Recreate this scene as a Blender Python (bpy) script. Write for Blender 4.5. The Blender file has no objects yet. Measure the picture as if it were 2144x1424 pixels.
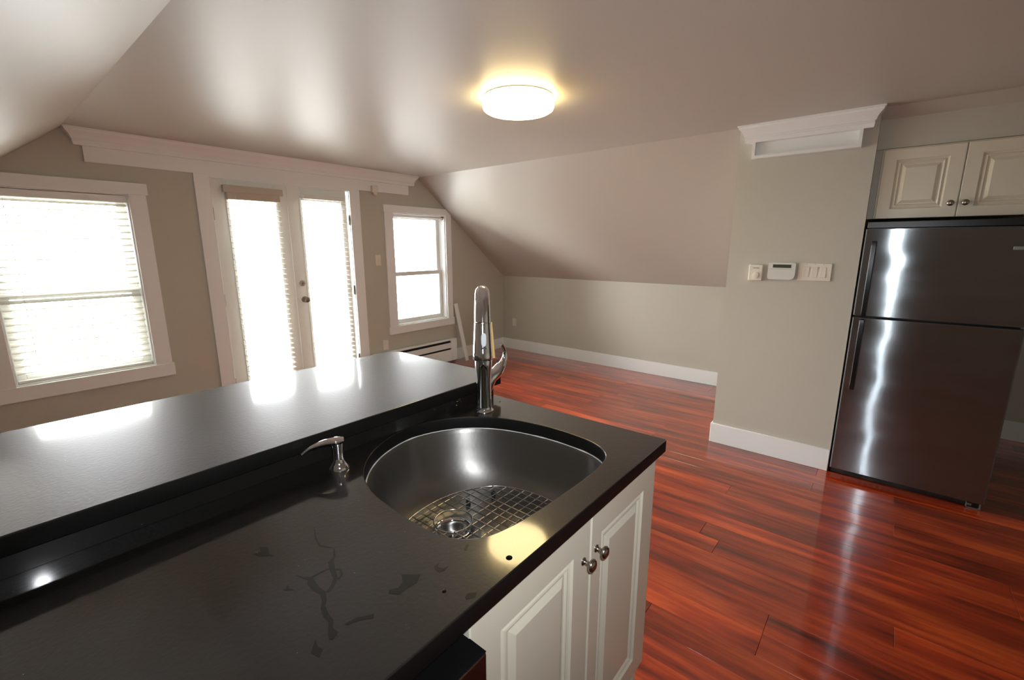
import bpy, bmesh, math, random
from mathutils import Vector, Matrix
from mathutils.geometry import tessellate_polygon

random.seed(7)
C = bpy.context.scene.collection
PI = math.pi

# ------------------------------------------------------------------ camera
cam_d = bpy.data.cameras.new('camera')
cam = bpy.data.objects.new('camera', cam_d)
C.objects.link(cam)
yaw, pit, rol = math.radians(50.36), math.radians(11.754), math.radians(-0.0586)
fwd = Vector((math.sin(yaw)*math.cos(pit), math.cos(yaw)*math.cos(pit), -math.sin(pit)))
rgt = Vector((math.cos(yaw), -math.sin(yaw), 0))
upv = rgt.cross(fwd)
r2 = rgt*math.cos(rol) + upv*math.sin(rol)
u2 = -rgt*math.sin(rol) + upv*math.cos(rol)
mw = Matrix((r2, u2, -fwd)).transposed().to_4x4()
mw.translation = Vector((0, 0, 1.5))
cam.matrix_world = mw
cam_d.sensor_width = 36
cam_d.lens = 943.72/2144*36
cam_d.clip_start = 0.02
cam_d.clip_end = 200
bpy.context.scene.camera = cam

# ------------------------------------------------------------------ world, lights, exposure
SKY = 27.0
world = bpy.data.worlds.new('overcast_sky')
bpy.context.scene.world = world
world.use_nodes = True
wn = world.node_tree
wn.nodes['Background'].inputs[0].default_value = (0.97, 0.99, 1.0, 1)
wn.nodes['Background'].inputs[1].default_value = SKY
# bright overcast above, paler ground below the horizon
w_tc = wn.nodes.new('ShaderNodeTexCoord')
w_sx = wn.nodes.new('ShaderNodeSeparateXYZ')
w_cr = wn.nodes.new('ShaderNodeValToRGB')
w_cr.color_ramp.elements[0].position = 0.44
w_cr.color_ramp.elements[0].color = (0.56, 0.57, 0.54, 1)
w_cr.color_ramp.elements[1].position = 0.56
w_cr.color_ramp.elements[1].color = (0.95, 0.98, 1.0, 1)
w_mr = wn.nodes.new('ShaderNodeMapRange')
w_mr.inputs[1].default_value = -1
w_mr.inputs[2].default_value = 1
wn.links.new(w_tc.outputs['Generated'], w_sx.inputs[0])
wn.links.new(w_sx.outputs['Z'], w_mr.inputs[0])
wn.links.new(w_mr.outputs[0], w_cr.inputs[0])
wn.links.new(w_cr.outputs[0], wn.nodes['Background'].inputs[0])

vs = bpy.context.scene.view_settings
vs.view_transform = 'Standard'
vs.look = 'None'
vs.exposure = 0.6
vs.gamma = 1
vs.use_curve_mapping = False

def portal(name, x0, x1, z0, z1, y):
    l = bpy.data.lights.new(name, 'AREA')
    l.shape = 'RECTANGLE'
    l.size = x1-x0
    l.size_y = z1-z0
    l.cycles.is_portal = True
    o = bpy.data.objects.new(name, l)
    o.location = ((x0+x1)/2, y, (z0+z1)/2)
    o.rotation_euler = (-PI/2, 0, 0)      # faces into the room
    C.objects.link(o)
portal('window_portal', 0.10, 0.87, 0.58, 1.88, 4.53)
portal('door_portal', 1.40, 2.66, 0.0, 2.06, 4.53)
portal('side_window_portal', 3.16, 3.97, 0.58, 1.88, 4.53)

# the camera's own pop-up flash: a small lamp just above the lens, aimed along the view
fl = bpy.data.lights.new('camera_flash', 'SPOT')
fl.energy = 50
fl.color = (0.93, 0.96, 1.0)
fl.shadow_soft_size = 0.02
fl.spot_size = math.radians(118)
fl.spot_blend = 1.0
flo = bpy.data.objects.new('camera_flash', fl)
flo.matrix_world = mw
flo.location = (0.01, -0.06, 1.60)
C.objects.link(flo)

# ------------------------------------------------------------------ materials
def lin(c):
    out = []
    for v in c[:3]:
        v = v/255.0
        out.append(v/12.92 if v <= 0.04045 else ((v+0.055)/1.055)**2.4)
    return (*out, 1.0)

def mat(name, rgb, rough=0.5, metal=0.0, spec=0.5, coat=0.0, coat_rough=0.05, ior=1.5):
    m = bpy.data.materials.new(name)
    m.use_nodes = True
    b = m.node_tree.nodes['Principled BSDF']
    b.inputs['Base Color'].default_value = lin(rgb)
    b.inputs['Roughness'].default_value = rough
    b.inputs['Metallic'].default_value = metal
    b.inputs['Specular IOR Level'].default_value = spec
    b.inputs['Coat Weight'].default_value = coat
    b.inputs['Coat Roughness'].default_value = coat_rough
    b.inputs['IOR'].default_value = ior
    return m

def N(m, t, **kw):
    n = m.node_tree.nodes.new(t)
    for k, v in kw.items():
        setattr(n, k, v)
    return n

def L(m, a, b):
    m.node_tree.links.new(a, b)

def bsdf(m):
    return m.node_tree.nodes['Principled BSDF']

def coords(m, scale=(1, 1, 1), kind='Object', loc=(0, 0, 0)):
    tc = N(m, 'ShaderNodeTexCoord')
    mp = N(m, 'ShaderNodeMapping')
    mp.inputs['Scale'].default_value = scale
    mp.inputs['Location'].default_value = loc
    L(m, tc.outputs[kind], mp.inputs['Vector'])
    return mp.outputs['Vector']

def bump(m, scale, dist, strength=1.0, detail=3, vec_scale=(1, 1, 1), target='Normal', prev=None):
    v = coords(m, vec_scale)
    nz = N(m, 'ShaderNodeTexNoise')
    nz.inputs['Scale'].default_value = scale
    nz.inputs['Detail'].default_value = detail
    L(m, v, nz.inputs['Vector'])
    b = N(m, 'ShaderNodeBump')
    b.inputs['Strength'].default_value = strength
    b.inputs['Distance'].default_value = dist
    L(m, nz.outputs['Fac'], b.inputs['Height'])
    if prev is not None:
        L(m, prev, b.inputs['Normal'])
    if target:
        L(m, b.outputs['Normal'], bsdf(m).inputs[target])
    return b.outputs['Normal']

M = {}
M['wall'] = mat('greige_wall_paint', (193, 190, 177), 0.42, spec=0.4)
bump(M['wall'], 90, 0.0006, 0.6)
M['ceil'] = mat('satin_ceiling_paint', (189, 184, 173), 0.46, spec=0.8)
bump(M['ceil'], 3.0, 0.004, 0.5, vec_scale=(1, 1, 1))
M['trim'] = mat('white_trim_paint', (238, 240, 238), 0.35)
M['plastic'] = mat('white_plastic', (226, 220, 205), 0.35)
M['keypad'] = mat('cool_white_plastic', (214, 216, 210), 0.35)
M['plastic_dark'] = mat('grey_green_display', (70, 72, 58), 0.25)
M['cab'] = mat('cream_cabinet_paint', (218, 212, 194), 0.33)
M['blind'] = mat('white_blind_slat', (235, 234, 226), 0.4)
M['blind_beige'] = mat('beige_valance', (196, 186, 168), 0.45)
M['vinyl'] = mat('white_vinyl', (232, 232, 226), 0.35)
M['black'] = mat('black_plastic', (14, 14, 15), 0.3)
M['black_gloss'] = mat('glossy_black_plastic', (10, 10, 11), 0.28)
M['dark'] = mat('dark_cavity', (26, 22, 18), 0.7)
M['chrome'] = mat('polished_chrome', (225, 226, 228), 0.04, metal=1)
M['nickel'] = mat('brushed_nickel', (160, 152, 142), 0.25, metal=1)
M['sat_nickel'] = mat('satin_nickel', (150, 142, 134), 0.32, metal=1)
M['hinge'] = mat('hinge_metal', (130, 124, 112), 0.4, metal=0.8)
M['wire'] = mat('stainless_wire', (205, 203, 198), 0.22, metal=1)
M['caulk'] = mat('white_caulk', (205, 205, 200), 0.5)
M['tan'] = mat('tan_matte', (202, 168, 105), 0.5)
M['label'] = mat('pale_grey_label', (200, 205, 208), 0.3)
M['blue'] = mat('blue_ring_plastic', (22, 48, 74), 0.2)
M['rubber'] = mat('black_rubber', (16, 16, 16), 0.5)
M['grey_metal'] = mat('grey_badge_metal', (150, 152, 150), 0.35, metal=0.6)
M['water'] = mat('wet_stone_film', (9, 9, 8), 0.4, spec=0.15, coat=0.75, coat_rough=0.05)
M['drop'] = mat('water_drop', (12, 12, 12), 0.02, ior=1.33)
M['drop'].node_tree.nodes['Principled BSDF'].inputs['Transmission Weight'].default_value = 1.0
M['drop'].node_tree.nodes['Principled BSDF'].inputs['Base Color'].default_value = (1, 1, 1, 1)

# lamp diffuser
m = bpy.data.materials.new('lit_lamp_diffuser')
m.use_nodes = True
b = m.node_tree.nodes['Principled BSDF']
b.inputs['Base Color'].default_value = (0.8, 0.8, 0.75, 1)
b.inputs['Emission Color'].default_value = (1.0, 0.76, 0.36, 1)
b.inputs['Emission Strength'].default_value = 12
M['lamp'] = m

# window glass: clear, faint mirror
m = bpy.data.materials.new('window_glass')
m.use_nodes = True
nt = m.node_tree
nt.nodes.remove(nt.nodes['Principled BSDF'])
mo = nt.nodes['Material Output']
tr = nt.nodes.new('ShaderNodeBsdfTransparent')
gl = nt.nodes.new('ShaderNodeBsdfGlossy')
gl.inputs['Roughness'].default_value = 0.02
fr = nt.nodes.new('ShaderNodeFresnel')
mx = nt.nodes.new('ShaderNodeMixShader')
nt.links.new(fr.outputs[0], mx.inputs[0])
nt.links.new(tr.outputs[0], mx.inputs[1])
nt.links.new(gl.outputs[0], mx.inputs[2])
nt.links.new(mx.outputs[0], mo.inputs[0])
M['glass'] = m

# black quartz: honed body under a thin polish, faint specks
m = mat('black_quartz', (16, 15, 14), 0.40, spec=0.26, coat=1.0, coat_rough=0.07)
v = coords(m, (1, 1, 1))
vo = N(m, 'ShaderNodeTexVoronoi')
vo.inputs['Scale'].default_value = 75
L(m, v, vo.inputs['Vector'])
cr = N(m, 'ShaderNodeValToRGB')
cr.color_ramp.elements[0].position = 0.035
cr.color_ramp.elements[0].color = (0.32, 0.30, 0.27, 1)
cr.color_ramp.elements[1].position = 0.06
cr.color_ramp.elements[1].color = (0.0065, 0.006, 0.0055, 1)
L(m, vo.outputs['Distance'], cr.inputs[0])
nz2 = N(m, 'ShaderNodeTexNoise')
nz2.inputs['Scale'].default_value = 60
L(m, v, nz2.inputs['Vector'])
cmp_ = N(m, 'ShaderNodeMath', operation='GREATER_THAN')
cmp_.inputs[1].default_value = 0.62
L(m, nz2.outputs['Fac'], cmp_.inputs[0])
mixc = N(m, 'ShaderNodeMix', data_type='RGBA')
mixc.inputs[6].default_value = (0.0065, 0.006, 0.0055, 1)
L(m, cmp_.outputs[0], mixc.inputs[0])
L(m, cr.outputs[0], mixc.inputs[7])
L(m, mixc.outputs[2], bsdf(m).inputs['Base Color'])
bump(m, 120, 0.0014, 0.32, 2)
M['stone'] = m
M['stone_edge'] = mat('black_quartz_eased_edge', (12, 11, 10), 0.5, spec=0.25)

# brushed stainless for the refrigerator, with dents of a thin sheet
m = mat('brushed_stainless_sheet', (142, 150, 154), 0.135, metal=1)
bs = bsdf(m)
bs.inputs['Anisotropic'].default_value = 1.0
tg = N(m, 'ShaderNodeTangent', direction_type='RADIAL', axis='Z')
L(m, tg.outputs[0], bs.inputs['Tangent'])
bs.inputs['Anisotropic Rotation'].default_value = 0.25
bn = bump(m, 1.0, 0.0075, 1.0, 1.2, vec_scale=(0.4, 1.5, 5.0), target=None)
wv = coords(m, (4000, 4000, 4000))
wno = N(m, 'ShaderNodeTexWhiteNoise', noise_dimensions='3D')
L(m, wv, wno.inputs['Vector'])
mrz = N(m, 'ShaderNodeMapRange')
mrz.inputs[3].default_value = -1
mrz.inputs[4].default_value = 1
sq = N(m, 'ShaderNodeMath', operation='MULTIPLY')
L(m, mrz.outputs[0], sq.inputs[0])
L(m, mrz.outputs[0], sq.inputs[1])
cu_ = N(m, 'ShaderNodeMath', operation='MULTIPLY')
L(m, sq.outputs[0], cu_.inputs[0])
L(m, mrz.outputs[0], cu_.inputs[1])
am = N(m, 'ShaderNodeMath', operation='MULTIPLY')
L(m, cu_.outputs[0], am.inputs[0])
am.inputs[1].default_value = 0.55
L(m, wno.outputs['Value'], mrz.inputs[0])
cxyz = N(m, 'ShaderNodeCombineXYZ')
L(m, am.outputs[0], cxyz.inputs['Z'])
va = N(m, 'ShaderNodeVectorMath', operation='ADD')
L(m, bn, va.inputs[0])
L(m, cxyz.outputs[0], va.inputs[1])
vn = N(m, 'ShaderNodeVectorMath', operation='NORMALIZE')
L(m, va.outputs[0], vn.inputs[0])
L(m, vn.outputs[0], bs.inputs['Normal'])
M['fridge'] = m
M['door_edge'] = mat('dark_grey_door_edge', (92, 90, 88), 0.5)
m = mat('sink_steel', (146, 145, 142), 0.26, metal=1)
bsdf(m).inputs['Anisotropic'].default_value = 0.8
bsdf(m).inputs['Anisotropic Rotation'].default_value = 0.25
tg = N(m, 'ShaderNodeTangent', direction_type='RADIAL', axis='Z')
L(m, tg.outputs[0], bsdf(m).inputs['Tangent'])
bump(m, 60, 0.0003, 0.5)
v = coords(m, (1, 1, 1))
nz = N(m, 'ShaderNodeTexNoise')
nz.inputs['Scale'].default_value = 9
nz.inputs['Detail'].default_value = 6
L(m, v, nz.inputs['Vector'])
mr = N(m, 'ShaderNodeMapRange')
mr.inputs[3].default_value = 0.36
mr.inputs[4].default_value = 0.48
L(m, nz.outputs['Fac'], mr.inputs[0])
L(m, mr.outputs[0], bsdf(m).inputs['Roughness'])
M['sink'] = m
M['dishw'] = mat('stainless_dishwasher_front', (120, 104, 98), 0.3, metal=1)

# cherry stained strand planks
m = mat('glossy_cherry_plank', (120, 40, 20), 0.28, spec=0.5, coat=1.0, coat_rough=0.06)
oi = N(m, 'ShaderNodeObjectInfo')
tc = N(m, 'ShaderNodeTexCoord')
mp = N(m, 'ShaderNodeMapping')
mp.inputs['Scale'].default_value = (15, 1.3, 15)
L(m, tc.outputs['Object'], mp.inputs['Vector'])
addv = N(m, 'ShaderNodeVectorMath', operation='ADD')
sc = N(m, 'ShaderNodeVectorMath', operation='SCALE')
sc.inputs[0].default_value = (37.0, 91.0, 13.0)
L(m, oi.outputs['Random'], sc.inputs['Scale'])
L(m, mp.outputs[0], addv.inputs[0])
L(m, sc.outputs[0], addv.inputs[1])
nz = N(m, 'ShaderNodeTexNoise')
nz.inputs['Scale'].default_value = 1.0
nz.inputs['Detail'].default_value = 6
nz.inputs['Roughness'].default_value = 0.6
L(m, addv.outputs[0], nz.inputs['Vector'])
cr = N(m, 'ShaderNodeValToRGB')
e = cr.color_ramp.elements
e[0].position = 0.30; e[0].color = lin((78, 23, 10))
e[1].position = 0.72; e[1].color = lin((208, 90, 37))
k = cr.color_ramp.elements.new(0.5); k.color = lin((150, 50, 21))
L(m, nz.outputs['Fac'], cr.inputs[0])
hs = N(m, 'ShaderNodeHueSaturation')
mr = N(m, 'ShaderNodeMapRange')
mr.inputs[3].default_value = 0.72
mr.inputs[4].default_value = 1.32
L(m, oi.outputs['Random'], mr.inputs[0])
L(m, mr.outputs[0], hs.inputs['Value'])
L(m, cr.outputs[0], hs.inputs['Color'])
L(m, hs.outputs[0], bsdf(m).inputs['Base Color'])
bp = N(m, 'ShaderNodeBump')
bp.inputs['Distance'].default_value = 0.0004
bp.inputs['Strength'].default_value = 0.4
L(m, nz.outputs['Fac'], bp.inputs['Height'])
L(m, bp.outputs[0], bsdf(m).inputs['Coat Normal'])
M['plank'] = m
M['underfloor'] = mat('dark_underlay', (40, 16, 10), 0.8)

# ------------------------------------------------------------------ mesh helpers
class MB:
    def __init__(s):
        s.v, s.f = [], []
    def add(s, vs_, fs_):
        o = len(s.v)
        s.v += [tuple(p) for p in vs_]
        s.f += [tuple(i+o for i in f) for f in fs_]
        return s
    def box(s, x0, x1, y0, y1, z0, z1):
        x0, x1 = min(x0, x1), max(x0, x1)
        y0, y1 = min(y0, y1), max(y0, y1)
        z0, z1 = min(z0, z1), max(z0, z1)
        vv = [(x0, y0, z0), (x1, y0, z0), (x1, y1, z0), (x0, y1, z0), (x0, y0, z1), (x1, y0, z1), (x1, y1, z1), (x0, y1, z1)]
        return s.add(vv, [(0, 3, 2, 1), (4, 5, 6, 7), (0, 1, 5, 4), (1, 2, 6, 5), (2, 3, 7, 6), (3, 0, 4, 7)])
    def prism(s, poly, axis, a, b):
        """poly: 2D points in the plane normal to axis; extruded from a to b"""
        n = len(poly)
        def P(p, t):
            return {'x': (t, p[0], p[1]), 'y': (p[0], t, p[1]), 'z': (p[0], p[1], t)}[axis]
        vv = [P(p, a) for p in poly] + [P(p, b) for p in poly]
        tris = tessellate_polygon([[Vector((p[0], p[1], 0)) for p in poly]])
        fs = [tuple(t) for t in tris] + [tuple(i+n for i in reversed(t)) for t in tris]
        fs += [(i, (i+1) % n, (i+1) % n+n, i+n) for i in range(n)]
        return s.add(vv, fs)
    def lathe(s, prof, c, axis='z', n=32, cap0=True, cap1=True):
        """prof: (radius, height) list, spun about axis through c"""
        vv = []
        for r, h in prof:
            for i in range(n):
                a = 2*PI*i/n
                p = {'z': (r*math.cos(a), r*math.sin(a), h), 'x': (h, r*math.cos(a), r*math.sin(a)), 'y': (r*math.cos(a), h, r*math.sin(a))}[axis]
                vv.append((c[0]+p[0], c[1]+p[1], c[2]+p[2]))
        fs = []
        for j in range(len(prof)-1):
            for i in range(n):
                i2 = (i+1) % n
                fs.append((j*n+i, j*n+i2, (j+1)*n+i2, (j+1)*n+i))
        if cap0:
            fs.append(tuple(reversed(range(n))))
        if cap1:
            k = (len(prof)-1)*n
            fs.append(tuple(range(k, k+n)))
        return s.add(vv, fs)
    def tube(s, pts, rad, n=16, closed=False, flat=1.0, side=None):
        pts = [Vector(p) for p in pts]
        if not isinstance(rad, (list, tuple)):
            rad = [rad]*len(pts)
        m_ = len(pts)
        rings = []
        nrm = None
        for i, p in enumerate(pts):
            if closed:
                t = (pts[(i+1) % m_]-pts[i-1]).normalized()
            else:
                t = (pts[min(i+1, m_-1)]-pts[max(i-1, 0)]).normalized()
            if nrm is None:
                nrm = Vector(side) if side else t.orthogonal()
            nrm = (nrm - t*nrm.dot(t)).normalized()
            bi = t.cross(nrm)
            rings.append([p+nrm*rad[i]*math.cos(2*PI*k/n)+bi*rad[i]*flat*math.sin(2*PI*k/n) for k in range(n)])
        vv = [q for r in rings for q in r]
        fs = []
        for j in range(m_ if closed else m_-1):
            for i in range(n):
                i2, j2 = (i+1) % n, (j+1) % m_
                fs.append((j*n+i, j*n+i2, j2*n+i2, j2*n+i))
        if not closed:
            fs += [tuple(reversed(range(n))), tuple(range((m_-1)*n, m_*n))]
        return s.add(vv, fs)
    def build(s, name, m, parent=None, bevel=0.0, seg=2, smooth=None, recalc=True):
        me = bpy.data.meshes.new(name)
        me.from_pydata(s.v, [], s.f)
        if recalc:
            bm = bmesh.new()
            bm.from_mesh(me)
            bmesh.ops.recalc_face_normals(bm, faces=bm.faces)
            bm.to_mesh(me)
            bm.free()
        me.update()
        me.materials.append(m)
        o = bpy.data.objects.new(name, me)
        C.objects.link(o)
        if parent is not None:
            o.parent = parent
            o.matrix_parent_inverse = Matrix.Translation(parent.location).inverted() if parent.parent is None else (parent.parent.matrix_parent_inverse_total if False else world_of(parent).inverted())
        if bevel:
            md = o.modifiers.new('bevel', 'BEVEL')
            md.width = bevel
            md.segments = seg
            md.limit_method = 'ANGLE'
            md.angle_limit = math.radians(35)
        if smooth is None and bevel:
            smooth = 40
        if smooth:
            for p in me.polygons:
                p.use_smooth = True
            me.set_sharp_from_angle(angle=math.radians(smooth))
        return o

def world_of(o):
    m_ = Matrix.LocRotScale(o.location, o.rotation_euler, o.scale)
    if o.parent is not None:
        return world_of(o.parent) @ o.matrix_parent_inverse @ m_
    return m_

def B(*boxes):
    mb = MB()
    for b_ in boxes:
        mb.box(*b_)
    return mb

def tag(o, label, cat, group=None):
    o['label'] = label
    o['category'] = cat
    if group:
        o['group'] = group
    return o

def thing(name, loc, label=None, cat=None, group=None, kind=None):
    o = bpy.data.objects.new(name, None)
    o.empty_display_size = 0.1
    o.location = loc
    C.objects.link(o)
    if label:
        tag(o, label, cat, group)
    if kind:
        o['kind'] = kind
    return o

def struct(o, label=None):
    o['kind'] = 'structure'
    if label:
        o['label'] = label
    return o

# ------------------------------------------------------------------ room constants
G = 4.371            # gable wall face (inner), Y
KX = 5.07            # right knee wall face
LX = -0.96           # left knee wall face
BY = -2.60           # back wall face
CZ = 2.283           # ceiling
KZ = 1.077           # knee wall height
CR, CL = 3.54, 0.57  # ceiling edges
T = 0.15

# ------------------------------------------------------------------ floor of planks
fl_o = struct(B((LX-T, KX+T, BY-T, G+T, -0.08, -0.014)).build('floor', M['underfloor']), 'glossy red cherry plank floor')
W = 0.125
lens = [1.1, 1.5, 1.9, 2.3]
pm = {}
def plank_mesh(l, w):
    key = (round(l, 3), round(w, 3))
    if key in pm:
        return pm[key]
    c = 0.0012
    vv, x, y = [], w/2-0.0003, l/2-0.0003
    for (dx, z) in ((0, -0.014), (0, -c), (c, 0)):
        vv += [(-x+dx, -y+dx, z), (x-dx, -y+dx, z), (x-dx, y-dx, z), (-x+dx, y-dx, z)]
    fs = [(8, 9, 10, 11)]
    for j in range(2):
        for i in range(4):
            i2 = (i+1) % 4
            fs.append((j*4+i, j*4+i2, j*4+4+i2, j*4+4+i))
    me = bpy.data.meshes.new('plank')
    me.from_pydata(vv, [], fs)
    me.materials.append(M['plank'])
    pm[key] = me
    return me
x = LX
row = 0
while x < KX-0.001:
    w = min(W, KX-x)
    y = BY
    first = True
    while y < G-0.001:
        l = random.choice(lens)
        if first:
            l = random.choice([0.5, 0.9, 1.3, 1.7])
            first = False
        if G-(y+l) < 0.35:
            l = G-y
        p = bpy.data.objects.new('plank', plank_mesh(l, w))
        C.objects.link(p)
        p.location = (x+w/2, y+l/2, 0)
        p.parent = fl_o
        y += l
    x += w
    row += 1

# ------------------------------------------------------------------ walls and ceiling
def wallbox(name, boxes, label=None, m_='wall'):
    return struct(B(*boxes).build(name, M[m_]), label)

O1 = (0.107, 0.862, 0.585, 1.875)       # window 1 opening x0 x1 z0 z1
OD = (1.395, 2.650, 0.0, 2.052)         # french doors
O2 = (3.168, 3.955, 0.585, 1.875)       # window 2
y0, y1 = G, G+T
gb = [(LX-T, O1[0], y0, y1, 0, 2.36), (O1[1], OD[0], y0, y1, 0, 2.36), (OD[1], O2[0], y0, y1, 0, 2.36), (O2[1], KX+T, y0, y1, 0, 2.36)]
for o_ in (O1, OD, O2):
    if o_[2] > 0:
        gb.append((o_[0], o_[1], y0, y1, 0, o_[2]))
    gb.append((o_[0], o_[1], y0, y1, o_[3], 2.36))
wallbox('wall_gable', gb, 'greige gable wall with French doors and two windows')
wallbox('wall_right', [(KX, KX+T, BY-T, G, 0, KZ+0.08)], 'low greige knee wall on the right')
wallbox('wall_left', [(LX-T, LX, BY-T, G, 0, KZ+0.08)])
wallbox('wall_back', [(LX-T, KX+T, BY-T, BY, 0, 2.36)])
struct(B((CL-0.02, CR+0.02, BY-T, G+T, CZ, CZ+0.1)).build('ceiling', M['ceil']), 'satin flat ceiling')
def slope(name, xa, xb):
    # plane from ceiling edge xa,CZ to the knee wall xb,KZ, with thickness
    sx = 0.1 if xb > xa else -0.1
    poly = [(xa, CZ), (xb, KZ), (xb+sx*0.2, KZ-0.0), (xb+sx*1.5, KZ+0.02), (xb+sx*1.5, KZ+0.15), (xa+sx*0.6, CZ+0.1), (xa, CZ+0.1)]
    poly = [(xa, CZ), (xb+sx*0.3, KZ-0.024*0+(KZ-CZ)*0.03/abs(xb-xa)*1.0), (xb+sx*0.3, KZ+0.16), (xa+sx*0.6, CZ+0.1), (xa, CZ+0.1)]
    return struct(MB().prism(poly, 'y', BY-T, G+T).build(name, M['ceil']))
slope('wall_slope_right', CR, KX)
slope('wall_slope_left', CL, LX)
wallbox('wall_column', [(3.548, KX, 0.15, 0.905, 0, CZ+0.02)], 'greige wall column beside the fridge')

# ------------------------------------------------------------------ baseboards
bh, bt = 0.153, 0.014
struct(B((KX-bt, KX, 0.905, G, 0, bh)).build('baseboard_right', M['trim'], bevel=0.003), 'white baseboard along the knee wall')
struct(B((KX-bt, KX, BY, 0.15, 0, bh)).build('baseboard_alcove', M['trim'], bevel=0.003))
struct(B((2.78, KX-bt, G-bt, G, 0, bh)).build('baseboard_gable', M['trim'], bevel=0.003))
struct(B((LX+bt, 1.285, G-bt, G, 0, bh)).build('baseboard_gable_left', M['trim'], bevel=0.003))
struct(B((3.548-bt, 3.548, 0.15, 0.905+bt, 0, bh), (3.548, KX-bt, 0.905, 0.905+bt, 0, bh)).build('baseboard_column', M['trim'], bevel=0.003), 'white baseboard around the wall column')

# ------------------------------------------------------------------ crown mouldings
CP = [(0.092, 0.0), (0.092, -0.009), (0.086, -0.010), (0.083, -0.022), (0.073, -0.033), (0.062, -0.046), (0.056, -0.060), (0.054, -0.070),
      (0.048, -0.071), (0.048, -0.080), (0.050, -0.084), (0.048, -0.095), (0.046, -0.108), (0.0, -0.108)]
def crown(name, face, a0, a1, axis, label):
    """face: wall plane coordinate; a0..a1 the moulding's foot along the wall; returns flare outward on both ends"""
    mb = MB()
    vv, n = [], len(CP)
    for d, dz in CP:
        z = CZ+dz
        for (al, out) in ((a0-d, 0.0), (a0-d, d), (a1+d, d), (a1+d, 0.0)):
            if axis == 'x':
                vv.append((al, face-out, z))
            else:
                vv.append((face-out, al, z))
    fs = []
    for j in range(n-1):
        for k in range(3):
            fs.append((j*4+k, j*4+k+1, (j+1)*4+k+1, (j+1)*4+k))
    fs.append((0, 1, 2, 3))
    fs.append(((n-1)*4, (n-1)*4+1, (n-1)*4+2, (n-1)*4+3))
    fs.append(tuple(j*4 for j in range(n)))
    fs.append(tuple(j*4+3 for j in reversed(range(n))))
    fs.append(tuple([0, 3]+[j*4+3 for j in range(1, n)]+[j*4 for j in range(n-1, 0, -1)]))
    mb.add(vv, fs[:-1])
    return struct(mb.build(name, M['trim'], smooth=25), label)
crown('trim_1', G, 0.655, 3.415, 'x', 'white crown moulding above the French doors')
crown('trim_2', 3.548, 0.222, 0.812, 'y', 'white crown moulding on the column by the fridge')
# frieze boards
fr1 = MB().box(0.655, 3.40, G-0.020, G, 2.072, 2.178)
struct(fr1.build('trim_3', M['trim'], bevel=0.002), 'white frieze board under the long crown moulding')
# tray shaped frieze on the column
f2 = B((3.548-0.044, 3.548, 0.222, 0.812, 2.073, 2.092), (3.548-0.044, 3.548, 0.222, 0.240, 2.092, 2.178),
       (3.548-0.044, 3.548, 0.794, 0.812, 2.092, 2.178), (3.548-0.008, 3.548, 0.240, 0.794, 2.092, 2.178))
struct(f2.build('trim_4', M['trim']), 'recessed white frieze panel under the column crown')

# ------------------------------------------------------------------ windows
def sash(parent, x0, x1, z0, z1, y, w=0.04, t=0.03):
    s_ = B((x0, x0+w, y, y+t, z0, z1), (x1-w, x1, y, y+t, z0, z1), (x0+w, x1-w, y, y+t, z0, z0+w), (x0+w, x1-w, y, y+t, z1-w, z1)).build('sash', M['vinyl'], parent, bevel=0.002)
    B((x0+w-0.005, x1-w+0.005, y+t/2-0.002, y+t/2+0.002, z0+w-0.005, z1-w+0.005)).build('pane', M['glass'], s_)
    return s_

def window(name, O, casing, label, clip=False):
    x0, x1, z0, z1 = O
    w = thing(name, ((x0+x1)/2, G, z0))
    struct(w, label)
    cl, crr, ct, cb = casing       # outer extents: left x, right x, top z, bottom z
    d = 0.020
    B((cl, x0+0.002, G-d, G, z0-0.002, z1+0.002)).build('side_casing', M['trim'], w, bevel=0.002)
    B((x1-0.002, crr, G-d, G, z0-0.002, z1+0.002)).build('side_casing', M['trim'], w, bevel=0.002)
    if clip:
        # head casing cut to the slope of the roof
        zs = lambda xx: CZ-(CZ-KZ)/(KX-CR)*(xx-CR)
        xr = crr+0.0
        xt = CR+(CZ-ct)*(KX-CR)/(CZ-KZ)
        poly = [(cl-0.012, z1), (min(xr, 4.05), z1), (min(xr, 4.05), min(zs(min(xr, 4.05))-0.002, ct)), (min(xt-0.004, xr), ct), (cl-0.012, ct)]
        MB().prism(poly, 'y', G-d-0.006, G).build('head_casing', M['trim'], w, bevel=0.002)
    else:
        B((cl-0.012, crr+0.012, G-d-0.006, G, z1, ct)).build('head_casing', M['trim'], w, bevel=0.002)
    B((cl-0.012, crr+0.012, G-d-0.006, G, cb, z0)).build('sill_casing', M['trim'], w, bevel=0.002)
    # jamb liner
    t = 0.012
    B((x0, x0+t, G, G+T, z0, z1), (x1-t, x1, G, G+T, z0, z1), (x0+t, x1-t, G, G+T, z1-t, z1), (x0+t, x1-t, G, G+T, z0, z0+t)).build('jamb', M['trim'], w)
    zm = 1.178
    sash(w, x0+t, x1-t, zm-0.026, z1-t, G+0.105, w=0.048)
    sash(w, x0+t, x1-t, z0+t, zm+0.026, G+0.070, w=0.048)
    return w
window('window_1', O1, (0.006, 0.965, 1.957, 0.487), 'double hung window with white blind left of the French doors')
w2 = window('window_2', O2, (3.058, 4.045, 1.951, 0.494), 'narrow double hung window right of the French doors', clip=True)

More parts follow.
